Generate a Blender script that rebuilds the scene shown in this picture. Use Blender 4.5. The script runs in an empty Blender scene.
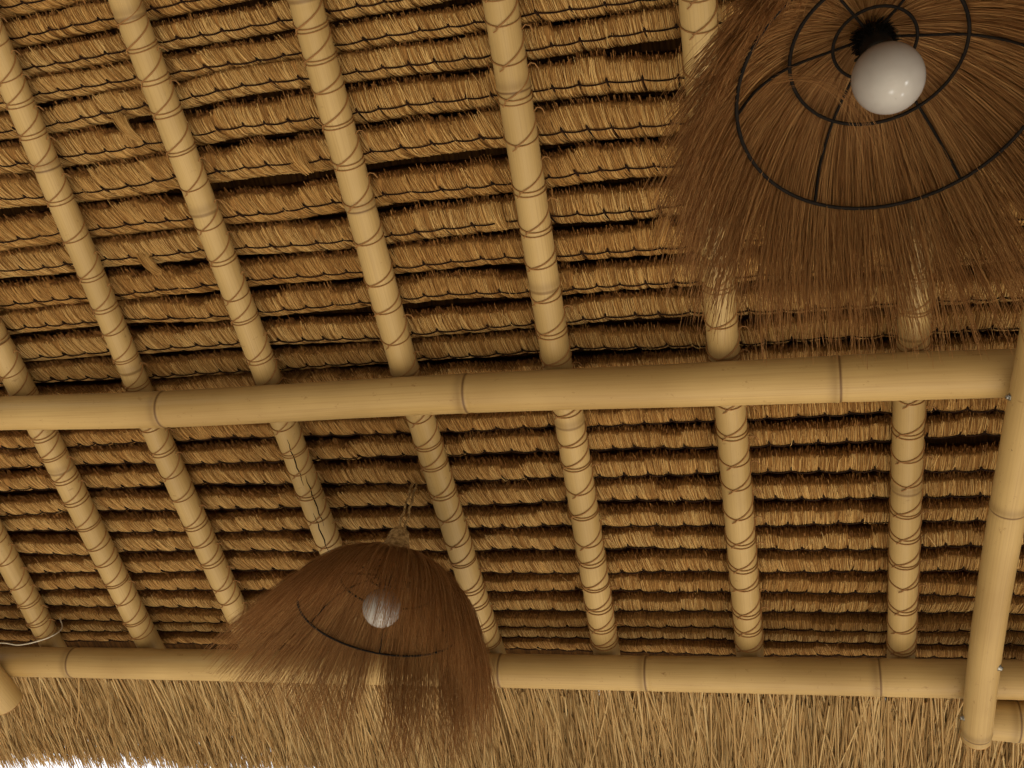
import bpy, math, random
import numpy as np
from mathutils import Matrix, Vector

rng = np.random.default_rng(7)
random.seed(7)
COL = bpy.context.scene.collection
SC = bpy.context.scene

# ------------------------------------------------------------------ the place: camera and roof plane
AZ, EL, RO, PITCH, F = math.radians(-19.26), math.radians(40.0), math.radians(9.94), math.radians(15.86), 1047.75
CAMZ = 1.6
fw = np.array([math.sin(AZ)*math.cos(EL), math.cos(AZ)*math.cos(EL), math.sin(EL)])
rt0 = np.array([math.cos(AZ), -math.sin(AZ), 0.0]); up0 = np.cross(rt0, fw)
RT = rt0*math.cos(RO)+up0*math.sin(RO); UP = -rt0*math.sin(RO)+up0*math.cos(RO)
CAM = np.array([0, 0, CAMZ])
U = np.array([1.0, 0, 0]); V = np.array([0, math.cos(PITCH), -math.sin(PITCH)]); N = np.array([0, -math.sin(PITCH), -math.cos(PITCH)])

def ray(x, y): return fw+RT*(x-512)/F-UP*(y-384)/F
_d = ray(600, 0)
H = -2.05*(_d@N)                       # distance camera to roof plane

def uv(x, y, h=0.0):
    """where the line of sight through a spot of the photograph meets the layer h below the roof: its (u, v, depth)"""
    d = ray(x, y); t = -(H-h)/(d@N); p = d*t
    return p[0], p@V, t
def W(u, v, h):
    """roof coordinates (along the beams, down the slope, hanging below the thatch) to world"""
    u = np.asarray(u, float)[..., None]; v = np.asarray(v, float)[..., None]; h = np.asarray(h, float)[..., None]
    return CAM+u*U+v*V+(h-H)*N

# ------------------------------------------------------------------ helpers
def mesh_np(name, verts, quads, mat, parent=None, uvs=None, attrs=None, smooth=True, tris=None):
    me = bpy.data.meshes.new(name)
    verts = np.asarray(verts, np.float32).reshape(-1, 3); quads = np.asarray(quads, np.int32).reshape(-1, 4)
    nt = 0 if tris is None else len(tris)
    loops = quads.ravel()
    starts = np.arange(len(quads), dtype=np.int32)*4
    if nt:
        tris = np.asarray(tris, np.int32).reshape(-1, 3)
        starts = np.concatenate([starts, len(loops)+np.arange(nt, dtype=np.int32)*3]); loops = np.concatenate([loops, tris.ravel()])
    me.vertices.add(len(verts)); me.vertices.foreach_set('co', verts.ravel())
    me.loops.add(len(loops)); me.loops.foreach_set('vertex_index', loops.astype(np.int32))
    me.polygons.add(len(starts)); me.polygons.foreach_set('loop_start', starts.astype(np.int32))
    me.polygons.foreach_set('use_smooth', np.full(len(starts), smooth))
    if uvs is not None:
        l = me.uv_layers.new(name='UVMap'); l.data.foreach_set('uv', np.asarray(uvs, np.float32)[loops].ravel())
    for k, a in (attrs or {}).items():
        at = me.attributes.new(k, 'FLOAT', 'POINT'); at.data.foreach_set('value', np.asarray(a, np.float32).ravel())
    me.update(calc_edges=True); me.validate()
    me.materials.append(mat)
    o = bpy.data.objects.new(name, me); COL.objects.link(o)
    if parent is not None: o.parent = parent; o.matrix_parent_inverse = parent.matrix_basis.inverted()
    return o

def tag(o, label, cat, group=None, kind=None):
    o['label'] = label; o['category'] = cat
    if group: o['group'] = group
    if kind: o['kind'] = kind
    return o
def thing(name, loc, label, cat, group=None):
    o = bpy.data.objects.new(name, None); COL.objects.link(o); o.location = loc; o.empty_display_size = .05
    return tag(o, label, cat, group)

def frames(P):
    T = np.gradient(P, axis=-2); T /= np.linalg.norm(T, axis=-1, keepdims=True)+1e-12
    ref = np.array([0.31, 0.22, 0.92])
    A = np.cross(T, ref); A /= np.linalg.norm(A, axis=-1, keepdims=True)+1e-12
    B = np.cross(T, A)
    return T, A, B
def strands(name, P, R, mat, parent=None, sides=3, attrs=None):
    """many thin tapering stalks as one mesh: P (n,k,3), R (n,k)"""
    n, k, _ = P.shape
    T, A, B = frames(P)
    ph = rng.uniform(0, 6.28, (n, 1, 1))
    th = ph+np.arange(sides)*2*math.pi/sides
    v = P[:, :, None, :]+(np.cos(th)[..., None]*A[:, :, None, :]+np.sin(th)[..., None]*B[:, :, None, :])*R[:, :, None, None]
    idx = np.arange(n*k*sides).reshape(n, k, sides); j = np.roll(np.arange(sides), -1)
    q = np.stack([idx[:, :-1, :], idx[:, :-1][:, :, j], idx[:, 1:][:, :, j], idx[:, 1:, :]], -1)
    tt = np.broadcast_to(np.linspace(0, 1, k)[None, :, None], (n, k, sides))
    a = {'along': tt}
    if attrs:
        for kk, x in attrs.items(): a[kk] = np.broadcast_to(np.asarray(x)[:, None, None], (n, k, sides))
    return mesh_np(name, v, q, mat, parent, attrs=a)

def tube_arrays(P, R, sides, cap=True, up=None):
    P = np.asarray(P, float); k = len(P); R = np.broadcast_to(np.asarray(R, float), (k,))
    T = np.gradient(P, axis=0); T /= np.linalg.norm(T, axis=1, keepdims=True)
    ref = np.array([0.05, 0.1, 1.0]) if up is None else np.asarray(up, float)
    A = np.cross(T, ref); A /= np.linalg.norm(A, axis=1, keepdims=True); B = np.cross(T, A)
    th = np.arange(sides+1)*2*math.pi/sides
    v = P[:, None]+(np.cos(th)[None, :, None]*A[:, None]+np.sin(th)[None, :, None]*B[:, None])*R[:, None, None]
    idx = np.arange(k*(sides+1)).reshape(k, sides+1)
    q = np.stack([idx[:-1, :-1], idx[:-1, 1:], idx[1:, 1:], idx[1:, :-1]], -1).reshape(-1, 4)
    s = np.concatenate([[0], np.cumsum(np.linalg.norm(np.diff(P, axis=0), axis=1))])
    uvs = np.stack(np.broadcast_arrays(th[None, :]/(2*math.pi), s[:, None]), -1).reshape(-1, 2)
    return v.reshape(-1, 3), q, uvs, s
def tubes(name, plist, mat, parent=None, sides=8):
    """several small tubes (one wire with its twists) in one mesh; plist of (points, radius)"""
    vs, qs, off = [], [], 0
    for P, R in plist:
        v, q, _, _ = tube_arrays(P, R, sides); vs.append(v); qs.append(q+off); off += len(v)
    return mesh_np(name, np.concatenate(vs), np.concatenate(qs), mat, parent)
def spline(pts, n):
    """Catmull-Rom through pts"""
    p = np.asarray(pts, float); p = np.vstack([2*p[0]-p[1], p, 2*p[-1]-p[-2]])
    t = np.linspace(0, len(p)-3-1e-9, n); i = t.astype(int); f = (t-i)[:, None]
    a, b, c, d = p[i], p[i+1], p[i+2], p[i+3]
    return .5*((2*b)+(-a+c)*f+(2*a-5*b+4*c-d)*f**2+(-a+3*b-3*c+d)*f**3)
def lathe(name, prof, mat, M=None, parent=None, sides=40):
    prof = np.asarray(prof, float); th = np.arange(sides)*2*math.pi/sides
    v = np.stack([prof[:, 0:1]*np.cos(th), prof[:, 0:1]*np.sin(th), np.broadcast_to(prof[:, 1:2], (len(prof), sides))], -1)
    idx = np.arange(len(prof)*sides).reshape(-1, sides); j = np.roll(np.arange(sides), -1)
    q = np.stack([idx[:-1], idx[:-1][:, j], idx[1:][:, j], idx[1:]], -1).reshape(-1, 4)
    v = v.reshape(-1, 3)
    if M is not None: v = v@np.asarray(M)[:3, :3].T+np.asarray(M)[:3, 3]
    return mesh_np(name, v, q, mat, parent)
def smooth_noise(x, freq, seed, amp=1.0):
    r = np.random.default_rng(seed); out = np.zeros_like(x, float)
    for k in range(4):
        out += math.pow(.6, k)*np.sin(x*freq*(1.7**k)*r.uniform(.8, 1.2)+r.uniform(0, 6.28))
    return out*amp/1.6

# ------------------------------------------------------------------ materials
def srgb(r, g, b):
    return tuple(((c/255)/12.92 if c/255 <= .04045 else ((c/255+.055)/1.055)**2.4) for c in (r, g, b))+(1,)
class NT:
    def __init__(s, name):
        s.m = bpy.data.materials.new(name); s.m.use_nodes = True; s.t = s.m.node_tree; s.t.nodes.clear()
        s.out = s.n('ShaderNodeOutputMaterial')
    def n(s, typ, **kw):
        o = s.t.nodes.new(typ)
        for k, v in kw.items():
            if k.startswith('i_'):
                o.inputs[int(k[2:])].default_value = v
            else: setattr(o, k, v)
        return o
    def l(s, a, b): s.t.links.new(a, b)
    def ramp(s, fac, stops):
        r = s.n('ShaderNodeValToRGB'); s.l(fac, r.inputs[0]); e = r.color_ramp.elements
        while len(e) < len(stops): e.new(.5)
        for q, (p, c) in zip(e, stops): q.position = p; q.color = c
        return r.outputs[0]
    def mix(s, fac, a, b, mode='MIX'):
        m = s.n('ShaderNodeMix', data_type='RGBA', blend_type=mode)
        for sock, val in ((m.inputs[0], fac), (m.inputs[6], a), (m.inputs[7], b)):
            if isinstance(val, (int, float, tuple)): sock.default_value = val
            else: s.l(val, sock)
        return m.outputs[2]
    def math(s, op, a, b=None, c=None):
        m = s.n('ShaderNodeMath', operation=op)
        for i, val in enumerate((a, b, c)):
            if val is None: continue
            if isinstance(val, (int, float)): m.inputs[i].default_value = val
            else: s.l(val, m.inputs[i])
        return m.outputs[0]
    def noise(s, vec, scale, detail=3, rough=.5):
        o = s.n('ShaderNodeTexNoise'); o.inputs['Scale'].default_value = scale; o.inputs['Detail'].default_value = detail; o.inputs['Roughness'].default_value = rough
        if vec is not None: s.l(vec, o.inputs['Vector'])
        return o.outputs[0]
    def mapping(s, vec, scale):
        o = s.n('ShaderNodeMapping'); s.l(vec, o.inputs[0]); o.inputs['Scale'].default_value = scale; return o.outputs[0]
    def bump(s, h, strength, dist):
        b = s.n('ShaderNodeBump'); b.inputs['Strength'].default_value = strength; b.inputs['Distance'].default_value = dist; s.l(h, b.inputs['Height']); return b.outputs[0]
    def bsdf(s, color, rough=.6, spec=.3, normal=None, trans=0.0):
        b = s.n('ShaderNodeBsdfPrincipled'); b.inputs['Roughness'].default_value = rough; b.inputs['Specular IOR Level'].default_value = spec
        if isinstance(color, tuple): b.inputs['Base Color'].default_value = color
        else: s.l(color, b.inputs['Base Color'])
        if normal is not None: s.l(normal, b.inputs['Normal'])
        last = b.outputs[0]
        if trans:
            t = s.n('ShaderNodeBsdfTranslucent')
            if isinstance(color, tuple): t.inputs[0].default_value = color
            else: s.l(color, t.inputs[0])
            m = s.n('ShaderNodeMixShader'); m.inputs[0].default_value = trans; s.l(last, m.inputs[1]); s.l(t.outputs[0], m.inputs[2]); last = m.outputs[0]
        s.l(last, s.out.inputs[0]); return b

def straw_mat(name, dark, mid, light, trans=.12, objvar=.25, spec=.25, rough=.6):
    t = NT(name); g = t.n('ShaderNodeNewGeometry'); oi = t.n('ShaderNodeObjectInfo')
    c = t.ramp(g.outputs['Random Per Island'], [(0, dark), (.45, mid), (1, light)])
    tc = t.n('ShaderNodeTexCoord')
    nz = t.noise(tc.outputs['Object'], 9.0, 3)
    c = t.mix(t.math('MULTIPLY', nz, .25), c, dark)
    hv = t.ramp(oi.outputs['Random'], [(0, (1-objvar*.7, 1-objvar*1.2, 1-objvar*1.8, 1)), (1, (1, 1, 1, 1))])
    c = t.mix(1.0, c, hv, 'MULTIPLY')
    t.bsdf(c, rough, spec, trans=trans); return t.m
def bamboo_mat(name, base, pale, brown, stain=.0):
    t = NT(name); u = t.n('ShaderNodeUVMap').outputs[0]; tc = t.n('ShaderNodeTexCoord').outputs['Object']; oi = t.n('ShaderNodeObjectInfo')
    loc = t.n('ShaderNodeVectorMath', operation='ADD'); t.l(tc, loc.inputs[0]); t.l(oi.outputs['Random'], loc.inputs[1])
    fib = t.noise(t.mapping(u, (70, 3, 1)), 1.0, 4, .6)
    big = t.noise(loc.outputs[0], 3.0, 3)
    c = t.mix(t.ramp(big, [(.35, (0, 0, 0, 1)), (.65, (1, 1, 1, 1))]), base, pale)
    c = t.mix(t.math('MULTIPLY', t.ramp(fib, [(.45, (0, 0, 0, 1)), (.8, (1, 1, 1, 1))]), .35), c, brown)
    # scattered scuffs and mould specks
    sp = t.noise(t.mapping(u, (14, 26, 1)), 1.0, 5, .75)
    c = t.mix(t.ramp(sp, [(.64-stain, (0, 0, 0, 1)), (.73-stain, (.75, .75, .75, 1))]), c, brown)
    sc = t.noise(t.mapping(u, (5, 60, 1)), 1.0, 2, .6)
    c = t.mix(t.ramp(sc, [(.70, (0, 0, 0, 1)), (.76, (.5, .5, .5, 1))]), c, brown)
    sb = t.noise(t.mapping(u, (6, 16, 1)), 1.0, 6, .8)
    c = t.mix(t.ramp(sb, [(.69-stain, (0, 0, 0, 1)), (.73-stain, (.85, .85, .85, 1))]), c, srgb(84, 56, 30))
    nd = t.n('ShaderNodeAttribute', attribute_name='node_mark')
    c = t.mix(nd.outputs['Fac'], c, srgb(88, 56, 28))
    t.bsdf(c, .42, .35, t.bump(fib, .12, .002)); return t.m

M_THATCH = straw_mat('dry_thatch', srgb(150, 108, 58), srgb(208, 164, 98), srgb(248, 216, 150), trans=.10, objvar=.20)
M_THATCH_END = straw_mat('cut_thatch_ends', srgb(110, 72, 36), srgb(150, 104, 56), srgb(186, 138, 80), trans=.02, objvar=.15)
M_FRINGE = straw_mat('eave_straw', srgb(166, 132, 84), srgb(222, 186, 128), srgb(250, 224, 170), trans=.42, objvar=0)
M_HAIR = straw_mat('ijuk_grass_hair', srgb(140, 96, 56), srgb(186, 136, 84), srgb(218, 172, 114), trans=.36, objvar=0, rough=.5)
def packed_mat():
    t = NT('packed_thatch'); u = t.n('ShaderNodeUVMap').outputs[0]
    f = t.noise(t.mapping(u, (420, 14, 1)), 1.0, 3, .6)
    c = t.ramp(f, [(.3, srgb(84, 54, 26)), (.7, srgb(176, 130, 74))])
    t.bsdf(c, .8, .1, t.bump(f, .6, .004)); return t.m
M_PACK = packed_mat()
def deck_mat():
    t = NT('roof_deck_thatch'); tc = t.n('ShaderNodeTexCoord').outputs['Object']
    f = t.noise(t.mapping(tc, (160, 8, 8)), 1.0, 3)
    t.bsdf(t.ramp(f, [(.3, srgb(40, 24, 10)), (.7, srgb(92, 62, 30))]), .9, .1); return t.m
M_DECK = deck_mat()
M_BAM = bamboo_mat('bamboo_rafter_skin', srgb(172, 143, 92), srgb(190, 160, 107), srgb(130, 96, 56))
M_BEAM = bamboo_mat('bamboo_beam_skin', srgb(174, 143, 91), srgb(194, 163, 108), srgb(132, 94, 50), stain=.025)
def plain(name, col, rough=.5, spec=.3, metal=0.0, noise=None):
    t = NT(name)
    if noise:
        tc = t.n('ShaderNodeTexCoord').outputs['Object']; f = t.noise(tc, noise[0], 3)
        c = t.ramp(f, [(.35, noise[1]), (.65, col)])
    else: c = col
    b = t.bsdf(c, rough, spec); b.inputs['Metallic'].default_value = metal
    return t.m
M_TWINE_SLIT = plain('dark_twine_and_slit_shade', srgb(46, 26, 14), .8, .1, noise=(90, srgb(24, 14, 8)))
M_LASH = plain('rattan_lashing', srgb(164, 120, 70), .55, .3, noise=(60, srgb(118, 80, 42)))
M_WIRE = plain('lamp_frame_iron', srgb(30, 24, 20), .8, .15, noise=(80, srgb(20, 16, 14)))
M_ROPE = plain('seagrass_rope', srgb(190, 158, 108), .8, .15, noise=(120, srgb(120, 92, 56)))
M_SOCK = plain('black_socket', srgb(24, 24, 22), .45, .4, noise=(50, srgb(16, 16, 15)))
M_STEEL = plain('bolt_steel', srgb(190, 188, 184), .28, .5, 1.0, noise=(200, srgb(120, 116, 110)))
M_CRACK = plain('open_crack', srgb(38, 22, 12), .9, .05, noise=(60, srgb(26, 16, 9)))
M_PITH = plain('bamboo_cut_end', srgb(176, 120, 70), .8, .1, noise=(90, srgb(130, 82, 44)))
M_CABLE = plain('pale_cable', srgb(214, 206, 190), .5, .3, noise=(70, srgb(190, 180, 162)))
def bulb_mat():
    t = NT('frosted_white_glass'); tc = t.n('ShaderNodeTexCoord').outputs['Object']
    f = t.noise(tc, 30, 2)
    b = t.bsdf(t.ramp(f, [(.3, (.40, .38, .375, 1)), (.7, (.44, .415, .41, 1))]), .10, .6)
    b.inputs['Subsurface Weight'].default_value = .25; b.inputs['Subsurface Radius'].default_value = (.02, .02, .02); b.inputs['Subsurface Scale'].default_value = .6
    return t.m
M_BULB = bulb_mat()

# ------------------------------------------------------------------ thatch courses
wire_y = [2, 35, 78.5, 123, 169, 208, 247, 280, 315, 345, 370, 395, 419, 443.5, 471, 497, 521, 544.5, 568, 589, 608, 625.6, 638, 651]
wire_x = [630]*10+[650]*2+[675]*12
v_row = [uv(x, y, .02)[1] for x, y in zip(wire_x, wire_y)]
first = v_row[0]-.002; s0 = v_row[1]-v_row[0]
v_row = [v_row[0]-(s0+.004)*k for k in (4, 3, 2, 1)]+v_row
NR = len(v_row)
ordn = ['first', 'second', 'third', 'fourth', 'fifth', 'sixth', 'seventh', 'eighth', 'ninth', 'tenth', 'eleventh', 'twelfth', 'thirteenth', 'fourteenth', 'fifteenth', 'sixteenth']
def row_bow(u, k):
    a = max(0.0, 1-k/16.0)
    return .018*a*(u+.35)**2

ROOTS = {}
TUFTS = [(301, 160, .35), (499, 216, .25), (545, 236, .1), (150, 262, .5), (128, 128, .5), (660, 232, -.3)]
def course(k):
    v0 = v_row[k]; s = (v_row[k+1]-v0) if k+1 < NR else (v0-v_row[k-1])
    if k > 0: s = .5*(s+(v0-v_row[k-1])); 
    yy = wire_y[max(0, k-4)] if k >= 4 else -30
    ua = uv(-40, yy)[0]-.5; ub = uv(1064, yy)[0]+.5
    r = np.random.default_rng(100+k)
    sg = .035+.0  # depth swing
    hb = .012+.24*s
    vof = lambda u: row_bow(u, k)+smooth_noise(u, 5.0, 500+k, .075*s)+smooth_noise(u, 1.3, 900+k, .05*s)
    # bundles between knots
    kn = [ua]
    while kn[-1] < ub: kn.append(kn[-1]+r.uniform(.050, .072))
    kn = np.array(kn); lift = r.normal(0, .0035, len(kn)); sagb = r.uniform(.6, 1.5, len(kn)); ends = r.normal(0, .05*s, len(kn))
    def bun(u):
        i = np.clip(np.searchsorted(kn, u)-1, 0, len(kn)-2); w = (u-kn[i])/(kn[i+1]-kn[i]); return i, w
    leanrow = r.normal(0, .07)
    lean = lambda u: .0+leanrow+np.clip(-(u-.1)*.26, -.12, .45)+smooth_noise(u, 4.0, 300+k, .08)
    # profile: t in [0,1] from free cut ends (upslope) to the stitch (t=.55) to the shadowed fold (t=1)
    g = min(1.0, max(0.0, (k-9)/9)); pv = np.array([-.49, -.36, -.14, .01+.06*g, .24, .42]); ph = np.array([.92, 1.0, 1.0, .90-.04*g, .58-.5*g, -.22-.8*g])
    def surf(u, t):
        i, w = bun(u)
        arch = 4*w*(1-w)
        a = np.interp(t, np.linspace(0, 1, 6), pv)*s; h = np.interp(t, np.linspace(0, 1, 6), ph)*hb
        mid = np.exp(-((t-.62)/.22)**2)
        a = a+mid*(arch-.4)*(.022+.03*g)*s*sagb[i]+vof(u)
        h = h+lift[i]*np.clip(1-t, 0, 1)*.8-np.clip(1-arch, 0, 1)**3*.017*np.exp(-((t-.84)/.15)**2)
        return a, h, i, w
    root = thing('thatch_course', tuple(W((ua+ub)/2, v0, 0)), '', 'thatch', 'courses of grass thatch on the roof underside')
    # packed body
    us = np.arange(ua, ub, .008); ts = np.linspace(0, 1, 9)
    UU, TT = np.meshgrid(us, ts, indexing='ij')
    a, h, i, w = surf(UU, TT)
    a = a+ends[i]*np.clip(1-TT*2, 0, 1); h = h-.0022
    nf = len(ts)
    back = np.stack([np.full_like(us, .42)*s+vof(us), np.full_like(us, -.055)], -1)
    back2 = np.stack([np.full_like(us, -.36+.22*g)*s+vof(us), np.full_like(us, -.055)], -1)
    A = np.concatenate([a, back[:, :1], back2[:, :1]], 1); Hh = np.concatenate([h, back[:, 1:], back2[:, 1:]], 1)
    V_ = W(np.broadcast_to(us[:, None], A.shape), v0+A, Hh)
    m = A.shape[1]; idx = np.arange(len(us)*m).reshape(len(us), m); j = np.roll(np.arange(m), -1)
    q = np.stack([idx[:-1], idx[1:], idx[1:][:, j], idx[:-1][:, j]], -1)
    uvs = np.stack([np.broadcast_to(us[:, None], A.shape), A], -1).reshape(-1, 2)
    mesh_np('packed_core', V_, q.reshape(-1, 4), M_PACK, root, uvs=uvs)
    # outer stalks
    n = int((ub-ua)/.00105)
    u = r.uniform(ua, ub, n); ln = lean(u)+r.normal(0, .05, n)
    ib, wb = bun(u)
    t0 = r.uniform(0, .12, n); t1 = r.uniform(.88, 1.0, n); short = r.random(n) < .25; t0 = np.where(short, r.uniform(.05, .4, n), t0)
    K = 6; tk = np.linspace(0, 1, K)[None, :]; T = t0[:, None]+(t1-t0)[:, None]*tk
    a, h, _, _ = surf(np.broadcast_to(u[:, None], T.shape), T)
    a = a+(ends[ib]+r.normal(0, .028*s, n))[:, None]*(1-tk)
    jit = r.normal(0, .0006, n)[:, None]; h = h+jit+.0002
    # bundles pinch together at the knots
    uu = u[:, None]+ln[:, None]*(a-a[:, 3:4])+r.normal(0, .00025, (n, K))
    wild = r.random(n) < .06
    h = h+np.where(wild, r.uniform(.002, .013, n), 0)[:, None]*(1-tk)**1.5
    a = a-np.where(wild, r.uniform(.0, .014, n), 0)[:, None]*(1-tk)
    uu = uu+np.where(wild, r.normal(0, .012, n), 0)[:, None]*(1-tk)
    rad = r.uniform(.00055, .0010, n)[:, None]*np.linspace(.75, 1, K)[None, :]
    strands('grass_stalks', W(uu, v0+a, h), rad, M_THATCH, root)
    # brushy cut ends, facing up the slope
    n2 = int((ub-ua)/.0016)
    u2 = r.uniform(ua, ub, n2); i2, w2 = bun(u2); K2 = 3; q2 = r.uniform(-.35+.25*(1-g), .78, n2)*hb
    vv = -.56*s+ends[i2]*1.0+vof(u2)+r.normal(0, .05*s, n2)+.10*s*(1-(q2/hb+.9)/1.45)
    L = .30*s; tk2 = np.linspace(0, 1, K2)[None, :]
    P = W(u2[:, None]+(lean(u2)+r.normal(0, .1, n2))[:, None]*L*tk2, v0+vv[:, None]+L*tk2, q2[:, None]+.012*(tk2-.0)*np.sign(.0+1)*.3+np.zeros((n2, 1)))
    strands('cut_ends', P, np.full((n2, K2), .0009), M_THATCH_END, root)
    # dark stitching twine; strips at its knots also stand in for shaded slits
    uw = np.arange(ua, ub, .004); iw, ww = bun(uw)
    a, h, _, _ = surf(uw, np.full_like(uw, .60))
    arch = 4*ww*(1-ww)
    a = a+.0+(arch-1)*.0018; h = h+.0030
    parts = [(W(uw, v0+a, h), .0019)]
    for kk in kn[1:-1]:
        le = float(lean(np.array([kk]))[0]); tt = np.array([.47, .53, .60, .78, .95])
        a, h, _, _ = surf(np.full(5, kk), tt)
        a0 = a[2]-.0035; a = a-.0035; h = h+np.array([.0012, .0034, .0036, .0085, .0065])
        f_ = r.uniform(.75, 1.05)
        a = a0+(a-a0)*f_
        parts.append((W(kk+le*(a-a0), v0+a, h), np.array([.0008, .0026, .0030, .0026, .0018])))
    tubes('twine_and_slit_shade', parts, M_TWINE_SLIT, root, sides=5)
    ROOTS[k] = root
    for (tx, ty, tl) in TUFTS:
        tu, tv, _ = uv(tx, ty, .035)
        if k != min(range(NR), key=lambda q_: abs(v_row[q_]-tv)): continue
        nt_ = 90; q_ = np.linspace(0, 1, 6)[None, :]; c0 = r.normal(0, .008, nt_)[:, None]
        P = W(tu+c0*(1-.4*q_)+tl*.055*(q_-.5), tv+.055*(q_-.5)+r.normal(0, .004, nt_)[:, None], .034+.010*np.sin(q_*3.1)+r.normal(0, .003, nt_)[:, None]+0*c0)
        strands('loose_tuft', P, np.full((nt_, 6), .0008), M_THATCH, root)['label'] = 'loose paler tuft slipped from the stitching'
    # label
    kb, ke = 15, NR-1      # kb: last course above the nearer beam
    if k <= kb:
        c = kb-k
        if c == 0: lb = 'thatch course mostly hidden directly behind the thick middle bamboo beam'
        else: lb = '%s course of stitched straw thatch above the thick middle bamboo beam' % ordn[c-1]
        if k < 4: lb = 'straw thatch course at the very top edge, %s above the middle bamboo beam' % (['', '', '']+ordn+['seventeenth'])[c+2] if False else '%s course of straw thatch above the thick middle beam, at roof top' % ordn[min(c-1, 15)]
    else:
        c = k-kb
        if k == ke: lb = 'lowest dim thatch course, resting just above the lower bamboo beam'
        else: lb = '%s course of stitched straw thatch below the thick middle bamboo beam' % ordn[c-1]
    root['label'] = lb
for k in range(1, NR): course(k)

# roof deck: this slope, the ridge behind the camera and the far slope
vt = uv(600, 706, 0)[1]
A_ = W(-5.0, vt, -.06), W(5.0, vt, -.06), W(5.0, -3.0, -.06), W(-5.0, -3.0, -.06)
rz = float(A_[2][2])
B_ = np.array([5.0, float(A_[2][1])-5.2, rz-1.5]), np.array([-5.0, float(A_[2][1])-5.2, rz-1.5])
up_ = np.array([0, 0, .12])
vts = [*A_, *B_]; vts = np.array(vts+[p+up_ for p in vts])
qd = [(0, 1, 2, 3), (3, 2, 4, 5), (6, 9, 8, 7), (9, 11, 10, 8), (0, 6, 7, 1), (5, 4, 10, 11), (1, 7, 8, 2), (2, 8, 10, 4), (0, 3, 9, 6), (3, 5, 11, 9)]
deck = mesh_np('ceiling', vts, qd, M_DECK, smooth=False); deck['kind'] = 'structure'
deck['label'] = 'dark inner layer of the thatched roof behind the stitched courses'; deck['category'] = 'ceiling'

# ------------------------------------------------------------------ bamboo
def culm(name, P, R, nodes, mat, parent, sides=36, step=.004, seed=0, closed=(True, True)):
    """P dense centre line (world), R radius at each; nodes: distances along at which rings sit"""
    P = np.asarray(P, float)
    s = np.concatenate([[0], np.cumsum(np.linalg.norm(np.diff(P, axis=0), axis=1))])
    q = np.arange(0, s[-1], step); P = np.stack([np.interp(q, s, P[:, i]) for i in range(3)], 1); R = np.interp(q, s, R)
    mark = np.zeros(len(q)); R = R.copy()
    for d in nodes:
        R += .0013*np.exp(-((q-d)/.006)**2)-.0012*np.exp(-((q-d-.013)/.006)**2)
        mark = np.maximum(mark, .95*np.exp(-((q-d-.006)/.003)**2)); mark = np.maximum(mark, .30*np.exp(-((q-d+.006)/.012)**2))
    R *= 1+smooth_noise(q, 4, seed, .008)
    v, f, uvs, _ = tube_arrays(P, R, sides)
    at = np.repeat(mark, sides+1)
    uvs[:, 1] += seed*1.37
    return mesh_np(name, v, f, mat, parent, uvs=uvs, attrs={'node_mark': at}), P, R, q
def end_cap(name, P, T, R, parent, wall=.012):
    """open cut end: annular wall and a recessed diaphragm"""
    T = np.asarray(T)/np.linalg.norm(T)
    z = T; x = np.cross(z, [0.1, 0.2, 1]); x /= np.linalg.norm(x); y = np.cross(z, x)
    M = np.eye(4); M[:3, 0] = x; M[:3, 1] = y; M[:3, 2] = z; M[:3, 3] = P
    return lathe(name, [(R*.995, -.001), (R, .0015), (R-wall*.3, .003), (R-wall, .001), (R-wall, -.05), (.0005, -.052)], M_PITH, M, parent)

H_RAF = .070
def world_line(pts, h):
    out = []
    for x, y in pts:
        u, v, t = uv(x, y, h); out.append(W(u, v, h))
    return np.array(out)

# lashing: made once round a unit culm along +X (length), Y across, Z towards the interior (down)
def lash_mesh(seed):
    r = random.Random(seed)
    pl = []
    vy = r.uniform(-.45, -.05)                       # where the two strands meet, across the culm
    def wrap(ya, yb, xa, xb, rad, bow, n=22):
        pts = []
        for i in range(n):
            f = i/(n-1); y = ya+(yb-ya)*f
            yc = max(-1.25, min(1.25, y)); ang = yc*math.pi/2*.98
            R_ = 1.035
            x = xa+(xb-xa)*f+bow*math.sin(math.pi*f)
            pts.append((x, R_*math.sin(ang), R_*math.cos(ang)))
        return (np.array(pts), rad)
    k = r.uniform(1.2, 1.9)
    pl.append(wrap(1.2, vy-.08, -.8*k, .10, .055, .12))
    pl.append(wrap(-1.25, vy+.05, -.55, .05, .05, .06))
    pl.append(wrap(vy-.1, 1.2, .06, r.uniform(-.30, .0), .042, .10))
    if seed % 2: pl.append(wrap(-1.2, 1.2, .22, r.uniform(.1, .3), .042, .14))
    ang = vy*math.pi/2
    pl.append((np.array([(.0, 1.07*math.sin(ang), 1.07*math.cos(ang)), (.10, 1.13*math.sin(ang-.04), 1.13*math.cos(ang-.04)), (.22, 1.07*math.sin(ang-.12), 1.07*math.cos(ang-.12)), (r.uniform(.3, .5), 1.1*math.sin(ang-.3), 1.1*math.cos(ang-.3))]), .045))
    # loose cut tail at the side
    if seed % 3 != 1:
        pl.append((np.array([(-.9*k, .97, .1), (-1.05*k, 1.25, .15), (-1.0*k, 1.5, .1), (-.8*k, 1.65, .0)]), .038))
    vs, qs, off = [], [], 0
    for P, R in pl:
        v, q, _, _ = tube_arrays(P, R, 6, up=(.2, .3, 1)); vs.append(v); qs.append(q+off); off += len(v)
    o = mesh_np('lashing', np.concatenate(vs), np.concatenate(qs), M_LASH)
    return o
LASH = [lash_mesh(i) for i in range(6)]
LASH_USED = [False]*6

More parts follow.
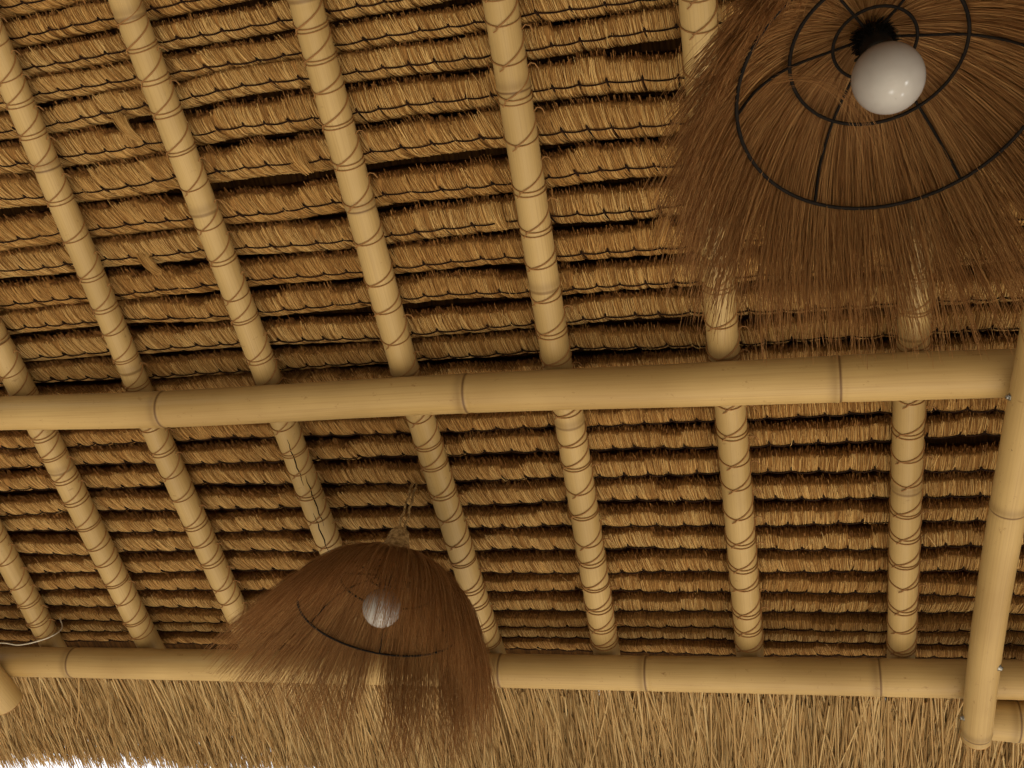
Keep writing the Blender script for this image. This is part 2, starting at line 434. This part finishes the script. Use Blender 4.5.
raf = [
 ([(-60, 432), (0, 545), (50, 640), (62, 663)], 23, 22, 'bamboo rafter in the bottom left corner, ending on the lower beam', [.31]),
 ([(-40, 270), (12, 370), (45, 435), (150, 645), (162, 663)], 26, 24, 'bamboo rafter entering at the left edge just above the middle beam', [.2, .62]),
 ([(-38, -40), (10, 78), (135, 378), (156, 432), (240, 620), (262, 663)], 27, 24, 'leftmost long bamboo rafter, its upper end leaving through the left edge', [.45, 1.0]),
 ([(108, -45), (125, 0), (265, 370), (287, 430), (330, 545), (378, 663)], 31, 24, 'long bamboo rafter with an open split, ending behind the lower lampshade', [.14, .58, 1.05]),
 ([(293, -45), (305, 0), (405, 370), (420, 415), (470, 580), (496, 663)], 34, 25, 'bamboo rafter running down behind the right side of the lower lamp', [.10, .55, .98]),
 ([(491, -45), (500, 0), (557, 362), (568, 412), (607, 655), (609, 663)], 35, 27, 'unobstructed bamboo rafter right of the lower lamp, reaching the lower beam', [.27, .72, 1.1]),
 ([(693, -45), (697, 0), (724, 355), (730, 405), (750, 655), (751, 663)], 37, 27, 'bamboo rafter skirted by the left edge of the big near lampshade', [.40, .86]),
 ([(930, -45), (927, 0), (913, 350), (909, 405), (901, 655), (900.6, 663)], 37, 27, 'bamboo rafter partly hidden behind the big near lampshade', [.33, .78, 1.2]),
]
LASH_Y = {}
for ri, (pts, w0, w1, lb, nodes) in enumerate(raf):
    P = spline(world_line(pts, H_RAF), 160)
    dep = (P-CAM)@fw
    w = np.interp(np.linspace(0, 1, len(P)), [0, 1], [w0, w1])
    R = np.clip(w*dep/F/2, .026, .040); R = np.full(len(P), 1.0)*np.linspace(R[5], R[-5], len(P))
    root = thing('bamboo_rafter', tuple(P[-1]), lb, 'rafter', 'bamboo rafters under the thatch')
    o, Pc, Rc, q = culm('culm', P, R, nodes, M_BAM, root, seed=ri+1)
    vv = (Pc-CAM)@V
    rr = random.Random(ri*7+3)
    vis_lo = uv(512, -30, .03)[1]
    for k in range(2, NR-2):
        vt_ = v_row[k]+rr.uniform(-.012, .012)
        uo = float((Pc-CAM)[len(Pc)//2]@U); vt_ += row_bow(uo, k)
        if vt_ < vv[2] or vt_ > vv[-8]: continue
        if k in (4,) and ri % 2: pass
        i = int(np.argmin(abs(vv-vt_)))
        T = Pc[min(i+1, len(Pc)-1)]-Pc[max(i-1, 0)]; T /= np.linalg.norm(T)
        Z = N-(N@T)*T; Z /= np.linalg.norm(Z); Y = np.cross(Z, T)
        if Y[0] < 0: Y = -Y
        vi = rr.randrange(6)
        src = LASH[vi]
        ob = src if not LASH_USED[vi] else src.copy()
        if LASH_USED[vi]: COL.objects.link(ob)
        LASH_USED[vi] = True
        r_ = Rc[i]
        M = np.eye(4); M[:3, 0] = T*r_; M[:3, 1] = Y*r_; M[:3, 2] = Z*r_; M[:3, 3] = Pc[i]
        ob.parent = root; ob.matrix_parent_inverse = Matrix.Identity(4)
        ob.matrix_basis = Matrix.Translation(-Vector(root.location)) @ Matrix(M.tolist())
        ob['label'] = 'rattan lashing crossed over the culm'
    if ri == 3:   # the open split of the lower half
        for (ya, yb, off) in ((432, 478, .25), (470, 520, -.1), (505, 548, .3)):
            pa = []
            for y in np.linspace(ya, yb, 9):
                i = int(np.argmin(abs(384-F*((Pc-CAM)@UP)/((Pc-CAM)@fw)-y)))
                T = Pc[min(i+1, len(Pc)-1)]-Pc[i-1]; T /= np.linalg.norm(T)
                C_ = (CAM-Pc[i]); C_ -= (C_@T)*T; C_ /= np.linalg.norm(C_); S_ = np.cross(T, C_)
                an = off+.05*math.sin(y*.4)
                pa.append(Pc[i]+(math.cos(an)*C_+math.sin(an)*S_)*Rc[i]*1.0)
            rr_ = .0016*np.sin(np.linspace(.15, math.pi-.15, 9))+.0002
            tubes('split_crack', [(np.array(pa), rr_)], M_CRACK, root, sides=6)
for i in range(6):
    if not LASH_USED[i]: bpy.data.objects.remove(LASH[i])

def beam(name, cps, h, label, nodes_x, mat=M_BEAM, seed=20, caps=(False, False), cat='beam', group=None):
    """cps: (x, y, width) along the photograph"""
    P = []; Rr = []
    for x, y, w in cps:
        u, v, t = uv(x, y, h); P.append(W(u, v, h)); Rr.append(w*t/F/2)
    P = np.array(P); Pd = spline(P, 400); Rd = spline(np.array([[r_, 0, 0] for r_ in Rr]), 400)[:, 0]
    s = np.concatenate([[0], np.cumsum(np.linalg.norm(np.diff(Pd, axis=0), axis=1))])
    xs = 512+F*((Pd-CAM)@RT)/((Pd-CAM)@fw); ys = 384-F*((Pd-CAM)@UP)/((Pd-CAM)@fw)
    root = thing(name, tuple(Pd[0]), label, cat, group)
    nd = []
    for a in nodes_x:
        i = int(np.argmin(abs(xs-a))) if not isinstance(a, tuple) else int(np.argmin(abs(ys-a[1])))
        nd.append(s[i])
    o, Pc, Rc, q = culm('culm', Pd, Rd, nd, mat, root, sides=48, seed=seed, step=.002)
    if caps[0]: end_cap('cut_end', Pc[0], Pc[0]-Pc[1], Rc[0], root)
    if caps[1]: end_cap('cut_end', Pc[-1], Pc[-1]-Pc[-2], Rc[-1], root)
    return root, Pc, Rc
H_B = H_RAF+.037+.044
B1, B1P, B1R = beam('bamboo_beam', [(-420, 436, 31), (-90, 418.5, 33), (0, 413.5, 34), (170, 409, 37), (442, 394.5, 39.5), (690, 385, 44), (900, 376.5, 48), (1000, 373.5, 49), (1034, 372.5, 49)], H_B,
     'thick smooth bamboo beam crossing the middle of the roof', [163, 466, 838, -60], seed=21, caps=(False, True))
B2, B2P, B2R = beam('bamboo_beam', [(-420, 655, 28), (-90, 660, 29), (0, 661.5, 29), (100, 663, 30), (600, 672.5, 34), (800, 676, 36.5), (940, 678.5, 38), (1110, 681, 40), (1420, 687, 43)], H_B,
     'long lower bamboo beam just above the shaggy eave straw', [73, 320, 501, 645, 876], seed=22)
H_P = H_B+.085
PR, PRP, PRR = beam('bamboo_pole', [(1064, 200, 44), (1040, 340, 40), (1019, 450, 37), (998, 568, 33.5), (985, 655, 31), (976, 738, 29)], H_P,
     'upright looking bamboo pole at the right edge, bolted beneath both beams', [(0, 300), (0, 505), (0, 731)], seed=23, caps=(False, True), cat='pole', group='bamboo poles bolted under the beams')
PL, PLP, PLR = beam('bamboo_pole', [(-190, 430, 40), (-95, 565, 35), (-30, 655, 33), (8, 703, 31)], H_P,
     'stub of bamboo pole poking out under the lower beam, bottom left corner', [(0, 640)], seed=24, caps=(False, True), cat='pole', group='bamboo poles bolted under the beams')
LP, LPP, LPR = beam('bamboo_pole', [(988, 719, 40), (1012, 721, 41), (1050, 724, 42), (1120, 730, 42), (1400, 752, 44)], H_B+.03,
     'short thick bamboo pole behind the upright pole, bottom right corner', [1014], seed=25, caps=(True, False), cat='pole')

def bolt(name, px, py, P, R, parent, side, lab):
    ys = 384-F*((P-CAM)@UP)/((P-CAM)@fw); i = int(np.clip(np.argmin(abs(ys-py)), 1, len(P)-2))
    T = P[i+1]-P[i-1]; T /= np.linalg.norm(T); C_ = CAM-P[i]; C_ -= (C_@T)*T; C_ /= np.linalg.norm(C_)
    S_ = np.cross(T, C_); S_ *= (1 if (S_@RT) > 0 else -1)*side
    d = math.sin(1.15)*S_+math.cos(1.15)*C_
    z = d; x = T; y = np.cross(z, x); M = np.eye(4); M[:3, 0] = x; M[:3, 1] = y; M[:3, 2] = z; M[:3, 3] = P[i]+d*(R[i]-.001)
    o = lathe(name, [(.0005, 0), (.0085, 0), (.0085, .002), (.0055, .0022), (.0055, .0065), (.004, .0085), (.0005, .009)], M_STEEL, M, parent, sides=6)
    o['label'] = lab
bolt('bolt', 962, 716, PRP, PRR, PR, -1, 'steel bolt head near the cut end')
bolt('bolt', 1006, 396, PRP, PRR, PR, -1, 'steel bolt head beside the middle beam')
bolt('bolt', 1002, 660, PRP, PRR, PR, 1, 'steel bolt end on the right side')
bolt('bolt', 3, 690, PLP, PLR, PL, -1, 'dark bolt head near the cut end')

# ------------------------------------------------------------------ shaggy eave straw
def eave():
    v0 = uv(600, 672, 0)[1]+.01
    r = np.random.default_rng(55)
    n = 20500
    ua = uv(-60, 700)[0]-.5; ub = uv(1084, 700)[0]+.5
    u = r.uniform(ua, ub, n)
    ul = uv(285, 740)[0]
    left = np.clip((ul-u)/.25, 0, 1)
    full = .52+smooth_noise(u, 6, 4, .03)
    gap = .330+smooth_noise(u, 9, 5, .05)+smooth_noise(u, 45, 6, .05)
    goes = smooth_noise(u, 80, 9, 1.0) > -.15
    L = np.where((left > 0) & (r.random(n) < .86-.50*goes) , gap, full)*r.uniform(.62, 1.0, n)**.5
    layer = r.uniform(0, 1, n)
    vs = v0+r.uniform(.0, .17, n)*1.0
    L = np.maximum(.12, L-(vs-v0))
    K = 8; t = np.linspace(0, 1, K)[None, :]
    clump = smooth_noise(u, 60, 8, .10)
    ln = -.02+clump+r.normal(0, .10, n)-.03*(u)
    du = ln[:, None]*L[:, None]*t+r.normal(0, .012, n)[:, None]*t**2
    a = vs[:, None]+L[:, None]*t
    h = -.055*layer[:, None]+.030*t*1.0+.10*(a-v0)**2+r.normal(0, .010, n)[:, None]*t+.015
    P = W(u[:, None]+du, a, h)
    rad = r.uniform(.0014, .0042, n)[:, None]*(1-.6*t**2)
    o = strands('eave_straw', P, rad, M_FRINGE)
    tag(o, 'shaggy fringe of loose straw at the eave, below the lower bamboo beam', 'straw', kind='stuff')
eave()

# ------------------------------------------------------------------ lamps
def lamp(ring_c, tilt, seed, n_hair, label, zrot, lenf, flare, cord_to, clump_=.5, wmul=1.0, thin=None, wisp=False, density_free=1.0):
    """ring_c: centre of the widest ring (world). tilt: axis lean (x, y)."""
    r = np.random.default_rng(seed)
    az = np.array([tilt[0], tilt[1], 1.0]); az /= np.linalg.norm(az)
    RTH = np.array([RT[0], RT[1], 0]); RTH /= np.linalg.norm(RTH)
    ax = RTH-(RTH@az)*az; ax /= np.linalg.norm(ax); ay = np.cross(az, ax)      # x: picture right, y: away from the camera
    M = np.eye(4); M[:3, 0] = ax; M[:3, 1] = ay; M[:3, 2] = az; M[:3, 3] = ring_c
    def LW(p): return np.asarray(p)@M[:3, :3].T+M[:3, 3]
    root = thing('pendant_lamp', tuple(LW((0, 0, .17))), label, 'lamp', 'shaggy grass pendant lamps')
    # hair
    n = n_hair
    ph = r.uniform(0, 2*math.pi, n); lay = r.uniform(0, 1, n)**1.3
    K = 13
    base = np.array([(.010, .142), (.045, .136), (.085, .122), (.122, .100), (.155, .070), (.182, .036), (.204, .000), (.221, -.036), (.236, -.072), (.249, -.108), (.260, -.144), (.268, -.180), (.275, -.216)])
    lift = np.array([(.004, .018), (.008, .020), (.010, .024), (.016, .024), (.022, .024), (.028, .020), (.034, .014), (.040, .006), (.046, 0), (.052, -.004), (.058, -.008), (.062, -.012), (.066, -.016)])
    sb = np.linspace(0, 1, K)
    end = np.clip(r.beta(4.4, 1.9, n)*1.05, .12, 1.0)*lenf(ph)
    st = np.where(r.random(n) < .35, r.uniform(.0, .35, n), 0)
    t = st[:, None]+(end-st)[:, None]*np.linspace(0, 1, K)[None, :]
    tt = np.clip(t, 0, 1.35)
    def ip(tab, c):
        x = np.append(sb, 1.35); y = np.append(tab[:, c], tab[-1, c]+(tab[-1, c]-tab[-2, c])*.35*(K-1))
        return np.interp(tt, x, y)
    rr = ip(base, 0)+lay[:, None]*ip(lift, 0); zz = ip(base, 1)+lay[:, None]*ip(lift, 1)
    free = np.clip(tt-.48, 0, 1)
    rr = rr+free*flare(ph)[:, None]
    # tufts: strands gather towards tuft centres and bend sideways
    nt = 46; tc = np.sort(r.uniform(0, 2*math.pi, nt)); tb = r.normal(0, .22, nt); ti = r.integers(0, nt, n)
    near = np.argmin(abs(((ph[:, None]-tc[None, :]+math.pi) % (2*math.pi))-math.pi), 1)
    dphi = ((tc[near]-ph+math.pi) % (2*math.pi))-math.pi
    phk = ph[:, None]+dphi[:, None]*np.clip(tt-.25, 0, 1)*clump_+(tb[near]*.5+r.normal(0, .10, n))[:, None]*free**1.3+r.normal(0, .05, n)[:, None]*tt
    rr = rr+r.normal(0, .012, n)[:, None]*free; zz = zz-.05*free**2*r.uniform(0, 1.6, n)[:, None]
    fr = np.cumsum(r.normal(0, .0008, (n, K, 3)), 1)
    P = np.stack([rr*np.cos(phk), rr*np.sin(phk), zz], -1)+fr
    if thin is not None:
        keep = thin(ph, end, r, n); P = P[keep]; n = len(P)
    rad = (r.uniform(.00030, .00055, n)*wmul)[:, None]*np.linspace(1.1, .55, K)[None, :]
    # frayed wild hairs
    wl = r.random(n) < .03
    P[..., 2] += np.where(wl, r.uniform(-.02, .04, n), 0)[:, None]*np.linspace(0, 1, K)[None, :]
    shade = strands('grass_shade', LW(P), rad, M_HAIR, root)
    shade['label'] = 'brown combed grass shade'; shade['kind'] = 'stuff'
    if wisp:
        nw = 16; q = np.linspace(0, 1, 12)[None, :, None]; r2 = r
        p0 = (-.135, .035, .075); A0 = np.array(p0)+r2.normal(0, 1, (nw, 1, 3))*np.array([.010, .008, .006]); A1 = np.array((-.055, -.015, .03))+r2.normal(0, 1, (nw, 1, 3))*np.array([.004, .005, .004]); A2 = np.array((.0, .09, .005))+r2.normal(0, 1, (nw, 1, 3))*np.array([.008, .03, .006])
        Pw = (1-q)**2*A0+2*q*(1-q)*A1+q*q*A2
        strands('loose_wisp', LW(Pw), np.full((nw, 12), .0003), M_HAIR, root)
    # wire frame
    th = np.linspace(0, 2*math.pi, 97)
    def ring(rad_, z, wr, nm):
        pts = LW(np.stack([rad_*np.cos(th), rad_*np.sin(th), np.full_like(th, z)], -1))
        tubes(nm, [(pts, wr)], M_WIRE, frame, sides=8)
    frame = bpy.data.objects.new('wire_frame', None); COL.objects.link(frame); frame.parent = root; frame.empty_display_size = .02
    root_inv = Matrix.Translation(-Vector(root.location)); frame.matrix_basis = Matrix.Identity(4); frame.matrix_parent_inverse = root_inv
    def fix(o): o.matrix_parent_inverse = Matrix.Identity(4)
    ring(.2, 0, .0026, 'hoop'); ring(.1175, .088, .0026, 'hoop'); ring(.056, .108, .0024, 'hoop')
    for k in range(6):
        a = zrot+k*math.pi/3
        pr = spline([(.012, .122), (.056, .109), (.1175, .089), (.165, .053), (.2, .002)], 26)
        tubes('rib', [(LW(np.stack([pr[:, 0]*math.cos(a), pr[:, 0]*math.sin(a), pr[:, 1]+.0], -1)), .0021)], M_WIRE, frame, sides=8)
    # socket, bulb
    lathe('socket', [(.0005, .128), (.021, .128), (.0225, .12), (.0225, .085), (.019, .078), (.0005, .078)], M_SOCK, M, root)
    bp_ = [(.0135, .084), (.0140, .074), (.0165, .068)]
    cz, br = .0245, .047
    a0 = math.asin(.0185/br)
    for a in np.linspace(a0, math.pi-.01, 34): bp_.append((br*math.sin(a), cz+br*math.cos(a)))
    b = lathe('bulb', bp_, M_BULB, M, root, sides=56); b['label'] = 'white frosted globe bulb'
    # dark frayed hair root round the socket
    nb = 700; pb = r.uniform(0, 6.283, nb); tb2 = np.linspace(0, 1, 5)[None, :]
    r0 = r.uniform(.018, .024, nb)[:, None]; ext = r.uniform(.003, .011, nb)[:, None]
    rb = r0+ext*tb2; zb = r.uniform(.098, .130, nb)[:, None]-.004*tb2+0*rb
    strands('collar_bristles', LW(np.stack([rb*np.cos(pb)[:, None], rb*np.sin(pb)[:, None], zb], -1)), np.full((nb, 5), .0006), M_SOCK, root)
    # bound neck and hanging rope
    pf = []
    for i in range(60):
        z = .150+.100*i/59; rad_ = float(np.interp(z, [.15, .18, .21, .238, .25], [.048, .040, .029, .023, .014])); pf.append((rad_+.0016*abs(math.sin(i*.85)), z))
    pf.append((.0005, .251))
    lathe('bound_neck', pf, M_ROPE, M, root)
    top = np.asarray(cord_to); s0_ = LW((-.007, 0, .245)); s1_ = LW((.010, 0, .245))
    q = np.linspace(0, 1, 24)[:, None]
    def tw(p, e, phs):
        L = np.linalg.norm(e-p); c = p+(e-p)*q; w = .0035*np.sin(q*L*120+phs)
        return c+w*ax*.5+w*.3*ay
    tubes('hanging_rope', [(tw(s0_, top-ax*.004, 0), .0034), (tw(s1_, top+ax*.004, 2.0), .0034)], M_ROPE, root, sides=7)
    return root, LW, M

# near lamp
C1 = CAM+ray(892.2, 88.8)*1.366
t1 = (-.115, -.02)
topd = np.array([t1[0], t1[1], 1.0])
k_ = (-(C1-CAM)@N-(H-.0))/(topd@N)
lamp(C1, t1, 11, 12500, 'big near shaggy grass pendant lamp at upper right, bulb seen from below', math.radians(-13),
     lambda p: .90+.05*np.sin(p*3)+.04*np.clip(np.sin(p), 0, 1), lambda p: .03+.0*p, C1+topd*k_, wmul=1.25, wisp=True)
# far lamp
b2 = CAM+ray(382, 608)*2.53
C2 = b2-np.array([0, 0, .0245])
a2 = uv(417, 474, .0); top2 = W(a2[0], a2[1], .0)
ap2 = C2+np.array([0, 0, .2])
lamp(C2, (0, 0), 12, 8200, 'smaller looking shaggy grass pendant lamp hanging before the lower beam', math.radians(36),
     lambda p: .98+.10*np.clip(np.cos(p-.7), -.6, 1)-.42*np.exp(-((p-1.70)/.10)**2), lambda p: .11*np.clip(-np.cos(p), -.35, 1), top2, clump_=.32, wmul=1.15, thin=lambda p, e, r_, n_: (abs(p-1.5*math.pi+.05) > .38) | (r_.random(n_) > .45))

# thin pale cable on the lower beam at the far left
pc = []
for x, y, hh in ((-40, 646, .20), (0, 643, .20), (18, 645, .205), (35, 642, .20), (52, 636, .17), (62, 628, .12), (60, 618, .07)):
    u_, v_, _t = uv(x, y, hh); pc.append(W(u_, v_, hh))
cb = tubes('electric_cable', [(spline(pc, 60), .0018)], M_CABLE); tag(cb, 'thin pale cable looping over the lower beam at the left edge', 'cable')

# ------------------------------------------------------------------ light: open sky beyond the eaves and sunlit ground below
w = bpy.data.worlds.new('World'); SC.world = w; w.use_nodes = True; nt = w.node_tree; nt.nodes.clear()
def wn(t, **k):
    o = nt.nodes.new(t)
    for a, b in k.items(): setattr(o, a, b)
    return o
tc = wn('ShaderNodeTexCoord'); sx = wn('ShaderNodeSeparateXYZ'); nt.links.new(tc.outputs['Generated'], sx.inputs[0])
def lobe(d, power, col):
    d = np.array(d)/np.linalg.norm(d)
    dp = wn('ShaderNodeVectorMath', operation='DOT_PRODUCT'); nt.links.new(tc.outputs['Generated'], dp.inputs[0]); dp.inputs[1].default_value = tuple(d)
    mx = wn('ShaderNodeMath', operation='MAXIMUM'); nt.links.new(dp.outputs['Value'], mx.inputs[0]); mx.inputs[1].default_value = 0
    pw = wn('ShaderNodeMath', operation='POWER'); nt.links.new(mx.outputs[0], pw.inputs[0]); pw.inputs[1].default_value = power
    sc_ = wn('ShaderNodeVectorMath', operation='SCALE'); sc_.inputs[0].default_value = col; nt.links.new(pw.outputs[0], sc_.inputs['Scale'])
    return sc_.outputs[0]
def add(a, b):
    o = wn('ShaderNodeVectorMath', operation='ADD'); nt.links.new(a, o.inputs[0])
    if isinstance(b, tuple): o.inputs[1].default_value = b
    else: nt.links.new(b, o.inputs[1])
    return o.outputs[0]
rampz = wn('ShaderNodeMapRange'); nt.links.new(sx.outputs['Z'], rampz.inputs[0]); rampz.inputs[1].default_value = -.05; rampz.inputs[2].default_value = .10
sky = wn('ShaderNodeMix', data_type='RGBA'); nt.links.new(rampz.outputs[0], sky.inputs[0]); sky.inputs[6].default_value = (.30, .26, .19, 1); sky.inputs[7].default_value = (1.35, 1.38, 1.4, 1)
c1 = lobe((.18, .08, -1.0), 2.6, (1.80, 1.53, 1.10))
tot = add(sky.outputs[2], c1)
def mirror_dir(px, py, ox, oy):
    d = ray(px, py); d = d/np.linalg.norm(d); n_ = ox*RT-oy*UP-math.sqrt(1-ox*ox-oy*oy)*d; n_ = n_/np.linalg.norm(n_)
    return d-2*(d@n_)*n_
tot = add(tot, lobe(tuple(mirror_dir(905, 84, .46, .12)), 260, (7.0, 6.9, 6.6)))   # three added bright spots, aimed to mirror as highlights in the near bulb
tot = add(tot, lobe(tuple(mirror_dir(890, 92, .10, .42)), 160, (4.5, 4.4, 4.2)))
tot = add(tot, lobe(tuple(mirror_dir(902, 94, .40, .46)), 700, (8.0, 7.9, 7.6)))
bg = wn('ShaderNodeBackground'); nt.links.new(tot, bg.inputs[0]); bg.inputs[1].default_value = 1.0
wo = wn('ShaderNodeOutputWorld'); nt.links.new(bg.outputs[0], wo.inputs[0])

# ------------------------------------------------------------------ camera
cam = bpy.data.cameras.new('camera'); co = bpy.data.objects.new('camera', cam); COL.objects.link(co); SC.camera = co
cam.sensor_width = 36; cam.lens = 36*F/1024; cam.clip_start = .02
co.matrix_world = Matrix([[RT[0], UP[0], -fw[0], CAM[0]], [RT[1], UP[1], -fw[1], CAM[1]], [RT[2], UP[2], -fw[2], CAM[2]], [0, 0, 0, 1]])
vs_ = SC.view_settings; vs_.view_transform = 'Standard'; vs_.look = 'None'; vs_.exposure = -0.08; vs_.gamma = 1.0; vs_.use_curve_mapping = False
SC.cycles.max_bounces = 6; SC.cycles.diffuse_bounces = 4; SC.cycles.transmission_bounces = 4; SC.cycles.use_denoising = True
